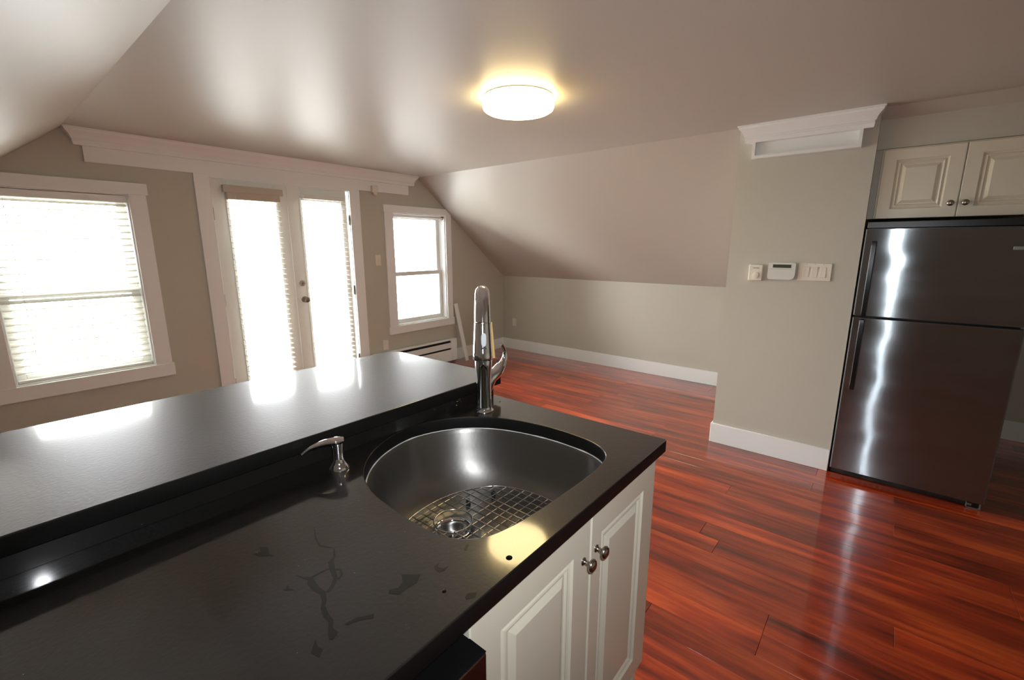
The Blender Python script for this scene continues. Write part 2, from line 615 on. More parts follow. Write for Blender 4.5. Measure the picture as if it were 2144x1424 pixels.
# roller shade head of window 2
rs = thing('roller_shade', (3.56, G+0.03, 1.84), 'rolled up white roller shade at the top of the right window', 'window shade')
MB().lathe([(0.016, 0), (0.016, 0.74)], (3.195, G+0.035, 1.842), 'x', 20).build('roller', M['trim'], rs, smooth=40)
for xx in (3.184, 3.938):
    B((xx-0.003, xx+0.003, G+0.018, G+0.052, 1.820, 1.863)).build('bracket', M['nickel'], rs)
MB().lathe([(0.009, 0), (0.009, 0.024)], (3.918, G+0.012, 1.852), 'x', 14).build('end_plug', M['sat_nickel'], rs, smooth=40)

# ------------------------------------------------------------------ french doors
dcas = thing('door_1', (2.02, G, 0))
struct(dcas, 'white double French doors with glass panes')
B((1.288, 1.397, G-0.021, G, 0, 2.072)).build('side_casing', M['trim'], dcas, bevel=0.002)
B((2.648, 2.762, G-0.021, G, 0, 2.072)).build('side_casing', M['trim'], dcas, bevel=0.002)
B((1.397, 2.648, G-0.0205, G, 2.050, 2.0725)).build('head_casing', M['trim'], dcas, bevel=0.001)
B((1.395, 1.403, G+0.0, G+T, 0, 2.052), (2.643, 2.650, G+0.0, G+T, 0, 2.052), (1.403, 2.650, G, G+T, 2.044, 2.052), (1.403, 2.650, G, G+T, 0, 0.018)).build('jamb', M['trim'], dcas)
def leaf(x0, x1, gx0, gx1, hinge_x, knob):
    ya, yb = G+0.006, G+0.050
    zt, zb = 2.0435, 0.020
    gz0, gz1 = 0.20, 1.93
    lf = B((x0, gx0, ya, yb, zb, zt), (gx1, x1, ya, yb, zb, zt), (gx0, gx1, ya, yb, zb, gz0), (gx0, gx1, ya, yb, gz1, zt)).build('door_leaf', M['vinyl'], dcas, bevel=0.002)
    # glazing bead
    e = 0.018
    B((gx0-e, gx0+0.004, ya-0.008, ya, gz0-e, gz1+e), (gx1-0.004, gx1+e, ya-0.008, ya, gz0-e, gz1+e), (gx0+0.004, gx1-0.004, ya-0.008, ya, gz0-e, gz0+0.004), (gx0+0.004, gx1-0.004, ya-0.008, ya, gz1-0.004, gz1+e)).build('glazing_bead', M['vinyl'], lf, bevel=0.002)
    B((gx0-0.005, gx1+0.005, ya+0.018, ya+0.026, gz0-0.005, gz1+0.005)).build('pane', M['glass'], lf)
    for zc in (1.765, 1.045, 0.30):
        MB().lathe([(0.008, 0), (0.008, 0.10)], (hinge_x, G-0.004, zc-0.05), 'z', 12).build('hinge', M['hinge'], lf, smooth=40)
    if knob:
        MB().lathe([(0.030, 0), (0.030, -0.006), (0.012, -0.010), (0.010, -0.028), (0.020, -0.036), (0.027, -0.048), (0.026, -0.060), (0.016, -0.068)], (2.098, ya, 0.992), 'y', 24).build('door_knob', M['sat_nickel'], lf, smooth=50)
        MB().lathe([(0.028, 0), (0.028, -0.008), (0.020, -0.016), (0.010, -0.017)], (2.092, ya, 1.150), 'y', 24).build('deadbolt', M['sat_nickel'], lf, smooth=50)
        B((2.084, 2.100, ya-0.032, ya-0.016, 1.146, 1.154)).build('thumb_turn', M['sat_nickel'], lf, bevel=0.002)
    return lf
leaf(1.405, 2.026, 1.525, 1.915, 1.398, False)
leaf(2.030, 2.620, 2.150, 2.560, 2.636, True)
B((2.018, 2.030, G-0.001, G+0.006, 0.02, 2.04)).build('astragal', M['vinyl'], dcas, bevel=0.001)

# ------------------------------------------------------------------ blinds
def blind(name, x0, x1, ztop, zbot, y, label, pitch, tilt, valance=None, depth=0.048, hr=0.035):
    b_ = thing(name, ((x0+x1)/2, y, ztop), label, 'window blind', 'white slatted blinds on the gable wall')
    B((x0, x1, y-0.025, y+0.025, ztop-hr, ztop)).build('headrail', M['blind'] if valance is None else M['blind_beige'], b_, bevel=0.003)
    if valance:
        va, vb, vz0, vz1, vm, vy = valance
        B((va, vb, vy-0.006, vy+0.004, vz0, vz1), (va, va+0.006, vy, y, vz0, vz1), (vb-0.006, vb, vy, y, vz0, vz1)).build('valance', M[vm], b_, bevel=0.003)
    # slat mesh, slightly crowned, shared by all the slats
    me_mb = MB()
    n = 4
    top, bot = [], []
    for i in range(n+1):
        u = -0.5+i/n
        zz = 0.003*(1-4*u*u)
        top.append((u*depth, zz+0.0014))
        bot.append((u*depth, zz-0.0014))
    poly = top+bot[::-1]
    vv = [((x0-x1)/2, p[0], p[1]) for p in poly]+[((x1-x0)/2, p[0], p[1]) for p in poly]
    k = len(poly)
    fs = [(i, (i+1) % k, (i+1) % k+k, i+k) for i in range(k)]+[tuple(range(k)), tuple(range(2*k-1, k-1, -1))]
    me_mb.add(vv, fs)
    z = ztop-hr-pitch*0.6
    first = None
    while z > zbot+0.03:
        if first is None:
            first = me_mb.build('slat', M['blind'], b_)
            s_ = first
        else:
            s_ = first.copy()
            C.objects.link(s_)
        s_.matrix_parent_inverse = Matrix()
        s_.location = (0, 0, z-ztop)
        s_.rotation_euler = (tilt+random.uniform(-0.03, 0.03), 0, 0)
        z -= pitch
    B((x0, x1, y-0.022, y+0.022, zbot, zbot+0.018)).build('bottom_rail', M['blind'], b_, bevel=0.003)
    for fx in (0.15, 0.85):
        xx = x0+(x1-x0)*fx
        B((xx-0.001, xx+0.001, y-depth/2-0.002, y-depth/2-0.0005, zbot+0.01, ztop-0.03)).build('ladder_cord', M['blind'], b_)
    return b_
blind('window_blind', 0.124, 0.846, 1.862, 0.598, G+0.036, 'white slatted blind filling the large left window', 0.047, math.radians(24),
      valance=(0.121, 0.849, 1.815, 1.870, 'trim', G+0.006))
blind('window_blind', 1.500, 1.930, 1.945, 0.14, G-0.035, 'white slatted blind with a beige valance on the left door leaf', 0.047, math.radians(8),
      valance=(1.472, 1.955, 1.942, 2.000, 'blind_beige', G-0.066), hr=0.058)
blind('window_blind', 2.150, 2.572, 1.975, 0.14, G-0.035, 'white slatted blind without valance on the right door leaf', 0.047, math.radians(8))

# ------------------------------------------------------------------ small wall plates on the gable
def plate(name, x, z, w, h, label, cat, rocker='switch'):
    t = thing(name, (x, G, z), label, cat, 'white wall outlets' if cat == 'outlet' else None)
    B((x-w/2, x+w/2, G-0.006, G, z-h/2, z+h/2)).build('cover_plate', M['plastic'], t, bevel=0.003)
    if rocker == 'switch':
        B((x-0.005, x+0.005, G-0.016, G-0.006, z-0.012, z+0.012)).build('toggle', M['plastic'], t, bevel=0.002)
    else:
        for s in (-1, 1):
            B((x-0.016, x+0.016, G-0.008, G-0.006, z+s*0.020-0.013, z+s*0.020+0.013)).build('socket', M['plastic'], t, bevel=0.001)
    return t
plate('light_switch', 2.954, 1.349, 0.072, 0.116, 'single white toggle switch plate between doors and right window', 'light switch')
plate('power_outlet', 2.988, 0.386, 0.072, 0.118, 'white wall outlet above the baseboard heater', 'outlet', 'outlet')
t = thing('power_outlet', (KX, 4.150, 0.406), 'white wall outlet on the low knee wall near the corner', 'outlet', 'white wall outlets')
B((KX-0.006, KX, 4.114, 4.186, 0.350, 0.462)).build('cover_plate', M['plastic'], t, bevel=0.003)
for s in (-1, 1):
    B((KX-0.008, KX-0.006, 4.134, 4.166, 0.406+s*0.020-0.013, 0.406+s*0.020+0.013)).build('socket', M['plastic'], t, bevel=0.001)
t = thing('motion_sensor', (2.935, G, 2.09), 'small white alarm sensor mounted under the crown right of the doors', 'sensor')
B((2.902, 2.972, G-0.055, G-0.020, 2.060, 2.130)).build('body', M['plastic'], t, bevel=0.006)
MB().lathe([(0.022, 0), (0.022, -0.018), (0.016, -0.026)], (2.945, G-0.035, 2.062), 'z', 20).build('lens', M['plastic'], t, smooth=50)

# ------------------------------------------------------------------ baseboard heater
t = thing('baseboard_heater', (3.42, G-0.04, 0.02), 'long white electric baseboard heater under the right window', 'heater')
hx0, hx1, hy = 2.80, 4.045, G-0.070
B((hx0, hx1, hy+0.012, G-bt, 0.022, 0.030), (hx0, hx1, G-bt-0.012, G-bt, 0.03, 0.30)).build('back_panel', M['trim'], t)
MB().prism([(G-bt, 0.312), (hy+0.004, 0.312), (hy, 0.306), (hy+0.002, 0.292), (hy+0.012, 0.294), (G-bt, 0.300)], 'x', hx0, hx1).build('top_cover', M['trim'], t)
B((hx0+0.10, hx1-0.10, hy+0.002, hy+0.010, 0.192, 0.262)).build('front_panel', M['trim'], t, bevel=0.003)
B((hx0+0.10, hx1-0.10, hy, hy+0.008, 0.022, 0.172)).build('lower_panel', M['trim'], t, bevel=0.003)
B((hx0+0.02, hx1-0.02, hy+0.020, G-bt-0.012, 0.05, 0.288)).build('heating_fins', M['dark'], t)
for a, b_ in ((hx0, hx0+0.10), (hx1-0.10, hx1)):
    B((a, b_, hy, G-bt, 0.020, 0.304)).build('end_cap', M['trim'], t, bevel=0.004)

# leaning white board
bd = MB().box(-0.028, 0.028, -0.008, 0.008, 0, 0.775).build('wooden_board', M['trim'], bevel=0.001)
bd.location = (4.118, 4.190, 0.003)
bd.rotation_euler = (math.atan2(-(4.350-4.190), 0.757), math.radians(-2.5), 0)
tag(bd, 'narrow white trim board leaning on the wall in the far corner', 'board')

# ------------------------------------------------------------------ ceiling lamp
LC = (2.047, 1.650)
t = thing('ceiling_lamp', (LC[0], LC[1], CZ), 'round flush ceiling lamp glowing warm white', 'lamp')
MB().lathe([(0.182, CZ-0.001), (0.186, CZ-0.004), (0.182, CZ-0.012), (0.165, CZ-0.014)], (LC[0], LC[1], 0), 'z', 64).build('base_plate', M['trim'], t, smooth=40)
MB().lathe([(0.150, CZ-0.014), (0.150, CZ-0.024)], (LC[0], LC[1], 0), 'z', 48).build('light_gap', M['lamp'], t, smooth=40)
MB().lathe([(0.180, CZ-0.020), (0.190, CZ-0.024), (0.192, CZ-0.034), (0.192, CZ-0.052), (0.187, CZ-0.064), (0.174, CZ-0.072), (0.145, CZ-0.077), (0.08, CZ-0.080), (0.001, CZ-0.081)], (LC[0], LC[1], 0), 'z', 64).build('diffuser', M['lamp'], t, smooth=60)

# ------------------------------------------------------------------ column controls
FX = 3.548
t = thing('thermostat', (FX, 0.714, 1.319), 'small cream dial thermostat left of the alarm keypad', 'thermostat')
B((FX-0.030, FX, 0.672, 0.758, 1.264, 1.374)).build('body', M['plastic'], t, bevel=0.004)
MB().lathe([(0.021, 0), (0.020, -0.008), (0.014, -0.010)], (FX-0.030, 0.712, 1.302), 'x', 28).build('dial', M['plastic'], t, smooth=40)
B((FX-0.0312, FX-0.030, 0.694, 0.734, 1.349, 1.353)).build('indicator_slot', M['hinge'], t)
B(*[(FX-0.024, FX-0.006, 0.684+i*0.012, 0.690+i*0.012, 1.374, 1.3748) for i in range(6)]).build('vent_slots', M['dark'], t)
t = thing('alarm_keypad', (FX, 0.558, 1.333), 'rounded white alarm keypad with a dark display strip', 'keypad')
pts = []
for cx, cz, a0 in ((0.622, 1.377, 0), (0.486, 1.377, 0), (0.505, 1.297, 0), (0.622, 1.285, 0)):
    pass
def rrect(y0_, y1_, z0_, z1_, rs_):
    """rounded rectangle, radii for corners (y1z1, y0z1, y0z0, y1z0)"""
    out = []
    cs = [(y1_, z1_, 0, rs_[0]), (y0_, z1_, 90, rs_[1]), (y0_, z0_, 180, rs_[2]), (y1_, z0_, 270, rs_[3])]
    for cy, cz, a, r in cs:
        sy = -1 if a in (0, 270) else 1
        sz = -1 if a in (0, 90) else 1
        for i in range(7):
            an = math.radians(a+i*15)
            out.append((cy+sy*r+r*math.cos(an), cz+sz*r+r*math.sin(an)))
    return out
MB().prism(rrect(0.478, 0.640, 1.277, 1.390, (0.010, 0.014, 0.034, 0.016)), 'x', FX-0.027, FX).build('body', M['keypad'], t, bevel=0.004)
B((FX-0.0285, FX-0.026, 0.505, 0.612, 1.356, 1.378)).build('display', M['plastic_dark'], t)
B((FX-0.0278, FX-0.0268, 0.490, 0.630, 1.3475, 1.3485)).build('flap_line', M['hinge'], t)
t = thing('light_switch', (FX, 0.374, 1.332), 'triple rocker switch plate nearest the fridge', 'light switch')
B((FX-0.008, FX, 0.282, 0.466, 1.276, 1.390)).build('cover_plate', M['plastic'], t, bevel=0.003)
for i, s in enumerate((1, 1, -1)):
    yc = 0.374+(1-i)*0.046
    rk = MB().prism([(FX-0.006, 1.300), (FX-0.010 if s > 0 else FX-0.014, 1.300), (FX-0.010, 1.333), (FX-0.014 if s > 0 else FX-0.010, 1.366), (FX-0.006, 1.366)], 'y', yc-0.0165, yc+0.0165)
    rk.build('rocker', M['plastic'], t, bevel=0.001)
for yc in (0.420, 0.374, 0.328):
    B((FX-0.0086, FX-0.008, yc-0.002, yc+0.002, 1.381, 1.384)).build('plate_screw', M['hinge'], t)

# ------------------------------------------------------------------ refrigerator
t = thing('refrigerator', (3.85, -0.225, 0), 'stainless top-freezer refrigerator with black handles', 'refrigerator')
RY0, RY1 = -0.591, 0.138
B((3.572, 4.20, RY0+0.006, RY1-0.006, 0.02, 1.640)).build('cabinet_body', M['black'], t, bevel=0.004)
def fdoor(name, z0, z1):
    poly = []
    for (cx, cy, a) in ((3.514, RY0+0.014, 180), (3.514, RY1-0.014, 90)):
        pass
    p = [(3.560, RY0), (3.560, RY1)]
    arc = []
    for i in range(7):
        an = math.radians(90+i*15)
        arc.append((3.507+0.007*math.cos(an), RY1-0.007+0.007*math.sin(an)))
    arc2 = []
    for i in range(7):
        an = math.radians(180+i*15)
        arc2.append((3.507+0.007*math.cos(an), RY0+0.007+0.007*math.sin(an)))
    d = MB().prism([(3.560, RY0), (3.560, RY1)]+arc+arc2, 'z', z0, z1).build(name, M['door_edge'], t, smooth=35)
    B((3.4992, 3.5012, RY0+0.007, RY1-0.007, z0+0.001, z1-0.001)).build('steel_front', M['fridge'], d)
    B((3.560, 3.572, RY0+0.012, RY1-0.012, z0+0.006, z1-0.006)).build('door_gasket', M['rubber'], d)
    return d
d1 = fdoor('freezer_door', 1.079, 1.598)
d2 = fdoor('fresh_food_door', 0.052, 1.064)
def handle(d, z0, z1):
    yc = 0.088
    h = MB()
    h.prism([(3.452, z0), (3.448, z0+0.03), (3.448, z1-0.03), (3.452, z1), (3.470, z1), (3.470, z0)], 'y', yc-0.013, yc+0.013)
    h.box(3.468, 3.502, yc-0.011, yc+0.011, z0, z0+0.035)
    h.box(3.468, 3.502, yc-0.011, yc+0.011, z1-0.035, z1)
    h.build('handle', M['black_gloss'], d, bevel=0.004)
handle(d1, 1.082, 1.527)
handle(d2, 0.613, 1.060)
B((3.505, 3.572, RY0+0.004, RY1-0.004, 1.602, 1.640)).build('top_trim', M['black'], t, bevel=0.003)
B((3.545, 3.575, RY0+0.004, RY1-0.004, 0.004, 0.046)).build('toe_grille', M['black'], t, bevel=0.003)
B(*[(3.5435, 3.546, -0.55+i*0.03, -0.53+i*0.03, 0.020, 0.034) for i in range(21)]).build('grille_slots', M['dark'], t)
MB().lathe([(0.018, 0), (0.018, 0.02)], (3.56, RY0+0.045, 0.018), 'y', 16).build('roller_foot', M['grey_metal'], t, smooth=40)
B((3.532, 3.545, RY0+0.012, RY0+0.070, 0.002, 0.006), (3.532, 3.545, RY0+0.066, RY0+0.070, 0.002, 0.034), (3.532, 3.545, RY0+0.008, RY0+0.014, 0.002, 0.040)).build('hinge_bracket', M['grey_metal'], t)
B((3.4965, 3.500, -0.565, -0.482, 1.479, 1.496)).build('badge', M['grey_metal'], d1, bevel=0.001)

# ------------------------------------------------------------------ soffit and the cabinet over the refrigerator
zs = lambda xx: CZ-(CZ-KZ)/(KX-CR)*(xx-CR)
struct(MB().prism([(3.612, 2.062), (3.612, zs(3.612)+0.02), (4.22, zs(4.22)+0.02), (4.22, 2.062)], 'y', -0.61, 0.15).build('wall_soffit', M['wall']), 'wall soffit above the fridge cabinet')

def panel_door(mb_name, parent, axis, face, a0, a1, z0, z1, out, inset, m_, th=0.020, mo_=None):
    """raised panel door. axis 'x': face is an X plane and a runs along Y; axis 'y': face is a Y plane and a runs along X.
    out = -1: the face looks to -axis. inset = stile widths (low a side, high a side, bottom, top)"""
    ia, ib, ic, id_ = inset
    rings = [(0.0, 0.0, 0.0), (-1, 0.0, 0.0)]
    # steps inward from the outer moulding line: (distance, depth behind face)
    steps = [(0.0, 0.0), (0.004, 0.006), (0.010, 0.009), (0.016, 0.005), (0.020, 0.004), (0.026, 0.009), (0.032, 0.009), (0.048, 0.001)]
    vv, fs = [], []
    def P(a, z, dep):
        q = face+(-out)*dep
        return (q, a, z) if axis == 'x' else (a, q, z)
    loops = []
    def loop(a0_, a1_, z0_, z1_, dep):
        i = len(vv)
        vv.extend([P(a0_, z0_, dep), P(a1_, z0_, dep), P(a1_, z1_, dep), P(a0_, z1_, dep)])
        loops.append((i, i+1, i+2, i+3))
    loop(a0, a1, z0, z1, th)
    loop(a0, a1, z0, z1, 0.003)
    loop(a0+0.003, a1-0.003, z0+0.003, z1-0.003, 0.0)
    for d, dep in steps:
        loop(a0+ia+d, a1-ib-d, z0+ic+d, z1-id_-d, dep)
    for j in range(len(loops)-1):
        for k in range(4):
            k2 = (k+1) % 4
            fs.append((loops[j][k], loops[j][k2], loops[j+1][k2], loops[j+1][k]))
    fs.append(loops[-1])
    fs.append(loops[0][::-1])
    return MB().add(vv, fs).build(mb_name, m_, parent)

def knob(parent, p, axis, out):
    prof = [(0.010, 0.0), (0.010, 0.002), (0.006, 0.005), (0.0055, 0.014), (0.008, 0.018), (0.015, 0.021), (0.0165, 0.025), (0.014, 0.030), (0.007, 0.033)]
    MB().lathe([(r, h*out) for r, h in prof], p, axis, 24).build('knob', M['nickel'], parent, smooth=50)

t = thing('wall_cabinet', (3.9, -0.24, 1.66), 'cream two-door wall cabinet over the refrigerator', 'cabinet')
B((3.612, 4.19, -0.605, 0.118, 1.662, 2.060)).build('cabinet_box', M['cab'], t, bevel=0.001)
dA = panel_door('door', t, 'x', 3.592, -0.243, 0.110, 1.660, 2.052, -1, (0.062, 0.062, 0.054, 0.060), M['cab'])
dB = panel_door('door', t, 'x', 3.592, -0.600, -0.247, 1.660, 2.052, -1, (0.062, 0.062, 0.054, 0.060), M['cab'])
knob(dA, (3.592, -0.214, 1.734), 'x', -1)
knob(dB, (3.592, -0.274, 1.734), 'x', -1)

struct(B((3.625, 4.20, 0.119, 0.15, 1.662, 2.062)).build('wall_filler', M['wall']))
# ------------------------------------------------------------------ peninsula: wall, cabinet, dishwasher
CT = 0.918           # counter top
BT = 1.0065          # bar top
struct(B((LX, 1.262, 1.160, 1.300, 0, 0.964)).build('wall_peninsula', M['wall']), 'low wall carrying the raised bar')
t = thing('sink_cabinet', (0.87, 0.80, 0), 'cream two-door base cabinet under the sink', 'cabinet')
B((0.458, 0.476, 0.500, 1.158, 0.10, 0.877), (1.256, 1.274, 0.500, 1.158, 0.0, 0.877), (0.476, 1.256, 0.500, 1.158, 0.10, 0.118)).build('carcass', M['cab'], t)
B((0.458, 1.256, 0.560, 0.575, 0.0, 0.10)).build('toe_kick', M['cab'], t)
B((0.476, 1.256, 0.500, 0.518, 0.845, 0.877), (0.868, 0.892, 0.500, 0.518, 0.118, 0.845)).build('face_frame', M['cab'], t)
dL = panel_door('door', t, 'y', 0.478, 0.462, 0.877, 0.112, 0.858, -1, (0.080, 0.076, 0.07, 0.070), M['cab'])
dR = panel_door('door', t, 'y', 0.478, 0.882, 1.272, 0.112, 0.858, -1, (0.052, 0.082, 0.07, 0.070), M['cab'])
knob(dL, (0.846, 0.478, 0.755), 'y', -1)
knob(dR, (0.908, 0.478, 0.755), 'y', -1)

t = thing('dishwasher', (0.15, 0.78, 0), 'stainless dishwasher left of the sink cabinet', 'dishwasher')
B((-0.148, 0.452, 0.470, 1.12, 0.02, 0.845)).build('tub_body', M['black'], t)
B((-0.148, 0.453, 0.430, 0.470, 0.10, 0.8435)).build('door', M['dishw'], t, bevel=0.003)
B((-0.148, 0.453, 0.4315, 0.470, 0.8435, 0.8455)).build('control_strip', M['black'], t)
t = thing('drawer_cabinet', (-0.55, 0.80, 0), 'cream base cabinet left of the dishwasher', 'cabinet')
B((LX+0.002, -0.155, 0.500, 1.158, 0.10, 0.877), (LX+0.002, -0.155, 0.560, 1.158, 0.0, 0.10)).build('carcass', M['cab'], t)
dd = panel_door('door', t, 'y', 0.478, -0.80, -0.16, 0.112, 0.858, -1, (0.07, 0.07, 0.07, 0.07), M['cab'])
knob(dd, (-0.21, 0.478, 0.755), 'y', -1)

# ------------------------------------------------------------------ stone: counter, riser, bar
def smooth_closed(pts, n):
    """Catmull-Rom through closed pts, n samples"""
    out, k = [], len(pts)
    per = max(2, n//k)
    for i in range(k):
        p0, p1, p2, p3 = (Vector(pts[(i+j-1) % k]) for j in range(4))
        for s_ in range(per):
            u = s_/per
            out.append(0.5*((2*p1)+(-p0+p2)*u+(2*p0-5*p1+4*p2-p3)*u*u+(-p0+3*p1-3*p2+p3)*u**3))
    return [(p.x, p.y) for p in out]

RIM = [(1.146, 0.80), (1.146, 0.70), (1.133, 0.620), (1.095, 0.560), (1.030, 0.538), (0.94, 0.533), (0.84, 0.535), (0.74, 0.540), (0.655, 0.550),
       (0.590, 0.572), (0.548, 0.625), (0.537, 0.70), (0.540, 0.80), (0.552, 0.90), (0.585, 0.985), (0.650, 1.062), (0.740, 1.120), (0.845, 1.147),
       (0.935, 1.132), (1.020, 1.085), (1.085, 1.010), (1.125, 0.915)]
rim = smooth_closed(RIM, 132)

def slab(name, outer, z0, z1, mt, hole=None, bev=0.003):
    cu = bpy.data.curves.new(name, 'CURVE')
    cu.dimensions = '2D'
    cu.fill_mode = 'BOTH'
    def sp(pts):
        s_ = cu.splines.new('POLY')
        s_.points.add(len(pts)-1)
        for i, p in enumerate(pts):
            s_.points[i].co = (p[0], p[1], 0, 1)
        s_.use_cyclic_u = True
    sp(outer)
    if hole:
        sp(hole)
    cu.extrude = (z1-z0)/2-bev
    cu.bevel_depth = bev
    cu.offset = -bev
    cu.bevel_resolution = 2
    tmp = bpy.data.objects.new(name+'_tmp', cu)
    C.objects.link(tmp)
    dg = bpy.context.evaluated_depsgraph_get()
    me = bpy.data.meshes.new_from_object(tmp.evaluated_get(dg))
    bpy.data.objects.remove(tmp)
    for v_ in me.vertices:
        v_.co.z += (z0+z1)/2
    me.materials.clear()
    me.materials.append(mt)
    me.materials.append(M['stone_edge'])
    for p in me.polygons:
        p.use_smooth = True
        if abs(p.normal.z) < 0.5:
            p.material_index = 1
    me.set_sharp_from_angle(angle=math.radians(40))
    me.name = name
    o = bpy.data.objects.new(name, me)
    C.objects.link(o)
    return o

counter = slab('countertop', [(LX+0.002, 0.459), (1.296, 0.459), (1.301, 0.464), (1.281, 1.158), (LX+0.002, 1.158)], 0.878, CT, M['stone'], rim)
tag(counter, 'polished black stone countertop holding the sink', 'countertop')
riser = tag(B((LX+0.002, 1.268, 1.147, 1.159, CT+0.0005, 0.9655)).build('backsplash', M['stone']), 'low black stone backsplash under the bar edge', 'backsplash')
arc = [(1.277-0.07+0.07*math.cos(math.radians(a)), 1.730+0.07*math.sin(math.radians(a))) for a in range(0, 91, 10)]
bar = slab('bar_top', [(LX+0.002, 1.130), (1.290, 1.127), (1.2935, 1.131)]+arc+[(0.45, 1.800), (LX+0.002, 1.798)], 0.966, BT, M['stone'])
tag(bar, 'raised black stone bar top mirroring the windows', 'bar top')

# ------------------------------------------------------------------ sink
sk = thing('sink', (0.84, 0.85, 0.69), 'undermount stainless D-shaped kitchen sink', 'sink')
cxs, cys = 0.843, 0.840
DR = (0.800, 0.890)
zb = 0.690
def off(scale_in):
    out = []
    for (px, py) in rim:
        v_ = Vector((px-cxs, py-cys))
        l_ = v_.length
        out.append((cxs+v_.x*(l_-scale_in)/l_, cys+v_.y*(l_-scale_in)/l_))
    return out
BOT = smooth_closed([(1.078, 0.75), (1.062, 0.86), (1.018, 0.935), (0.935, 0.985), (0.845, 1.007), (0.735, 1.0), (0.645, 0.955), (0.605, 0.88), (0.590, 0.78),
                     (0.592, 0.68), (0.625, 0.61), (0.72, 0.587), (0.85, 0.585), (0.98, 0.59), (1.055, 0.635)], 150)
def ray_to(curve, ang):
    dv = (math.cos(ang), math.sin(ang))
    best = None
    for i in range(len(curve)):
        a, b_ = curve[i], curve[(i+1) % len(curve)]
        ax, ay, ex, ey = a[0]-cxs, a[1]-cys, b_[0]-a[0], b_[1]-a[1]
        den = dv[0]*ey-dv[1]*ex
        if abs(den) < 1e-12:
            continue
        t_ = (ax*ey-ay*ex)/den
        u_ = (ax*dv[1]-ay*dv[0])/den
        if t_ > 0 and -1e-9 <= u_ <= 1+1e-9:
            best = t_ if best is None else max(best, t_)
    return best
vv, fs = [], []
n = len(rim)
for ins, z in ((-0.012, 0.8768), (-0.004, 0.8768), (-0.001, 0.875)):
    vv += [(p[0], min(p[1], 1.158), z) for p in off(ins)]
bot = []
for p in rim:
    an = math.atan2(p[1]-cys, p[0]-cxs)
    rr_ = ray_to(BOT, an)
    bot.append((cxs+rr_*math.cos(an), cys+rr_*math.sin(an)))
def mixo(f):
    return [(p[0]*(1-f)+q[0]*f, p[1]*(1-f)+q[1]*f) for p, q in zip(rim, bot)]
for f, z in ((0.03, 0.86), (0.09, 0.81), (0.17, 0.768), (0.27, 0.738), (0.45, 0.712), (0.72, 0.698), (1.0, 0.6925)):
    vv += [(p[0], p[1], z) for p in mixo(f)]
inner = bot
for k_ in range(1, 7):
    u = k_/6
    for i, p in enumerate(inner):
        v_ = Vector((p[0]-DR[0], p[1]-DR[1])).normalized()
        q = (DR[0]+v_.x*0.056, DR[1]+v_.y*0.056)
        vv.append((p[0]*(1-u)+q[0]*u, p[1]*(1-u)+q[1]*u, 0.6925-0.0045*u))
for r, z in ((0.052, 0.684), (0.045, 0.681), (0.042, 0.672), (0.040, 0.655), (0.030, 0.648), (0.012, 0.646)):
    for i, p in enumerate(inner):
        v_ = Vector((p[0]-DR[0], p[1]-DR[1])).normalized()
        vv.append((DR[0]+v_.x*r, DR[1]+v_.y*r, z))
rows = len(vv)//n
for j in range(rows-1):
    for i in range(n):
        i2 = (i+1) % n
        fs.append((j*n+i, j*n+i2, (j+1)*n+i2, (j+1)*n+i))
fs.append(tuple(range((rows-1)*n, rows*n)))
bowl = MB().add(vv, fs).build('bowl', M['sink'], sk, smooth=50)
MB().lathe([(0.018, 0.650), (0.016, 0.657), (0.006, 0.664), (0.003, 0.668)], (DR[0], DR[1], 0), 'z', 24).build('strainer', M['nickel'], sk, smooth=50)
MB().lathe([(0.0555, 0.6895), (0.052, 0.6905), (0.046, 0.6865), (0.044, 0.682)], (DR[0], DR[1], 0), 'z', 40, False, False).build('drain_flange', M['chrome'], sk, smooth=50)
# caulk bead between stone and bowl, slightly uneven
cb_pts = []
for i, p in enumerate(off(0.0005)):
    cb_pts.append((p[0], p[1], 0.8765))
MB().tube(cb_pts, [0.0016+0.0012*max(0, math.sin(i*0.9)*math.sin(i*0.23)) for i in range(n)], 6, closed=True).build('caulk_bead', M['caulk'], sk, smooth=60)

# wire grid standing in the bowl
gr = thing('sink_grid', (0.84, 0.80, 0.70), 'stainless wire grid with a drain ring on the sink floor', 'sink rack')
gz = 0.716
gout = [(cxs+(p[0]-cxs)*0.965, cys+(p[1]-cys)*0.965) for p in bot]
MB().tube([(p[0], p[1], gz) for p in gout], 0.0024, 8, closed=True).build('rim_wire', M['wire'], gr, smooth=60)
RC, RR = (0.800, 0.886), 0.056
MB().tube([(RC[0]+RR*math.cos(a*PI/24), RC[1]+RR*math.sin(a*PI/24), gz) for a in range(48)], 0.0024, 8, closed=True).build('drain_ring', M['wire'], gr, smooth=60)
def hits(axis, c):
    out = []
    k = len(gout)
    a = 0 if axis == 'x' else 1
    for i in range(k):
        p, q = gout[i], gout[(i+1) % k]
        if (p[a]-c)*(q[a]-c) < 0:
            u = (c-p[a])/(q[a]-p[a])
            out.append(p[1-a]+(q[1-a]-p[1-a])*u)
    return min(out), max(out)
def wires(axis, c, z):
    lo, hi = hits(axis, c)
    rc = RC[0] if axis == 'x' else RC[1]
    ro = RC[1] if axis == 'x' else RC[0]
    segs = [(lo, hi)]
    if abs(c-rc) < RR:
        h = math.sqrt(RR*RR-(c-rc)**2)
        segs = [(lo, ro-h), (ro+h, hi)]
    for a, b_ in segs:
        P = (lambda s_: (c, s_, z)) if axis == 'x' else (lambda s_: (s_, c, z))
        MB().tube([P(a), P(b_)], 0.0018, 6).build('wire', M['wire'], gr, smooth=60)
ylo, yhi = min(p[1] for p in gout), max(p[1] for p in gout)
xlo, xhi = min(p[0] for p in gout), max(p[0] for p in gout)
c = 0.623
while c < xhi-0.01:
    wires('x', c, gz+0.001)
    c += 0.028
c = 0.62
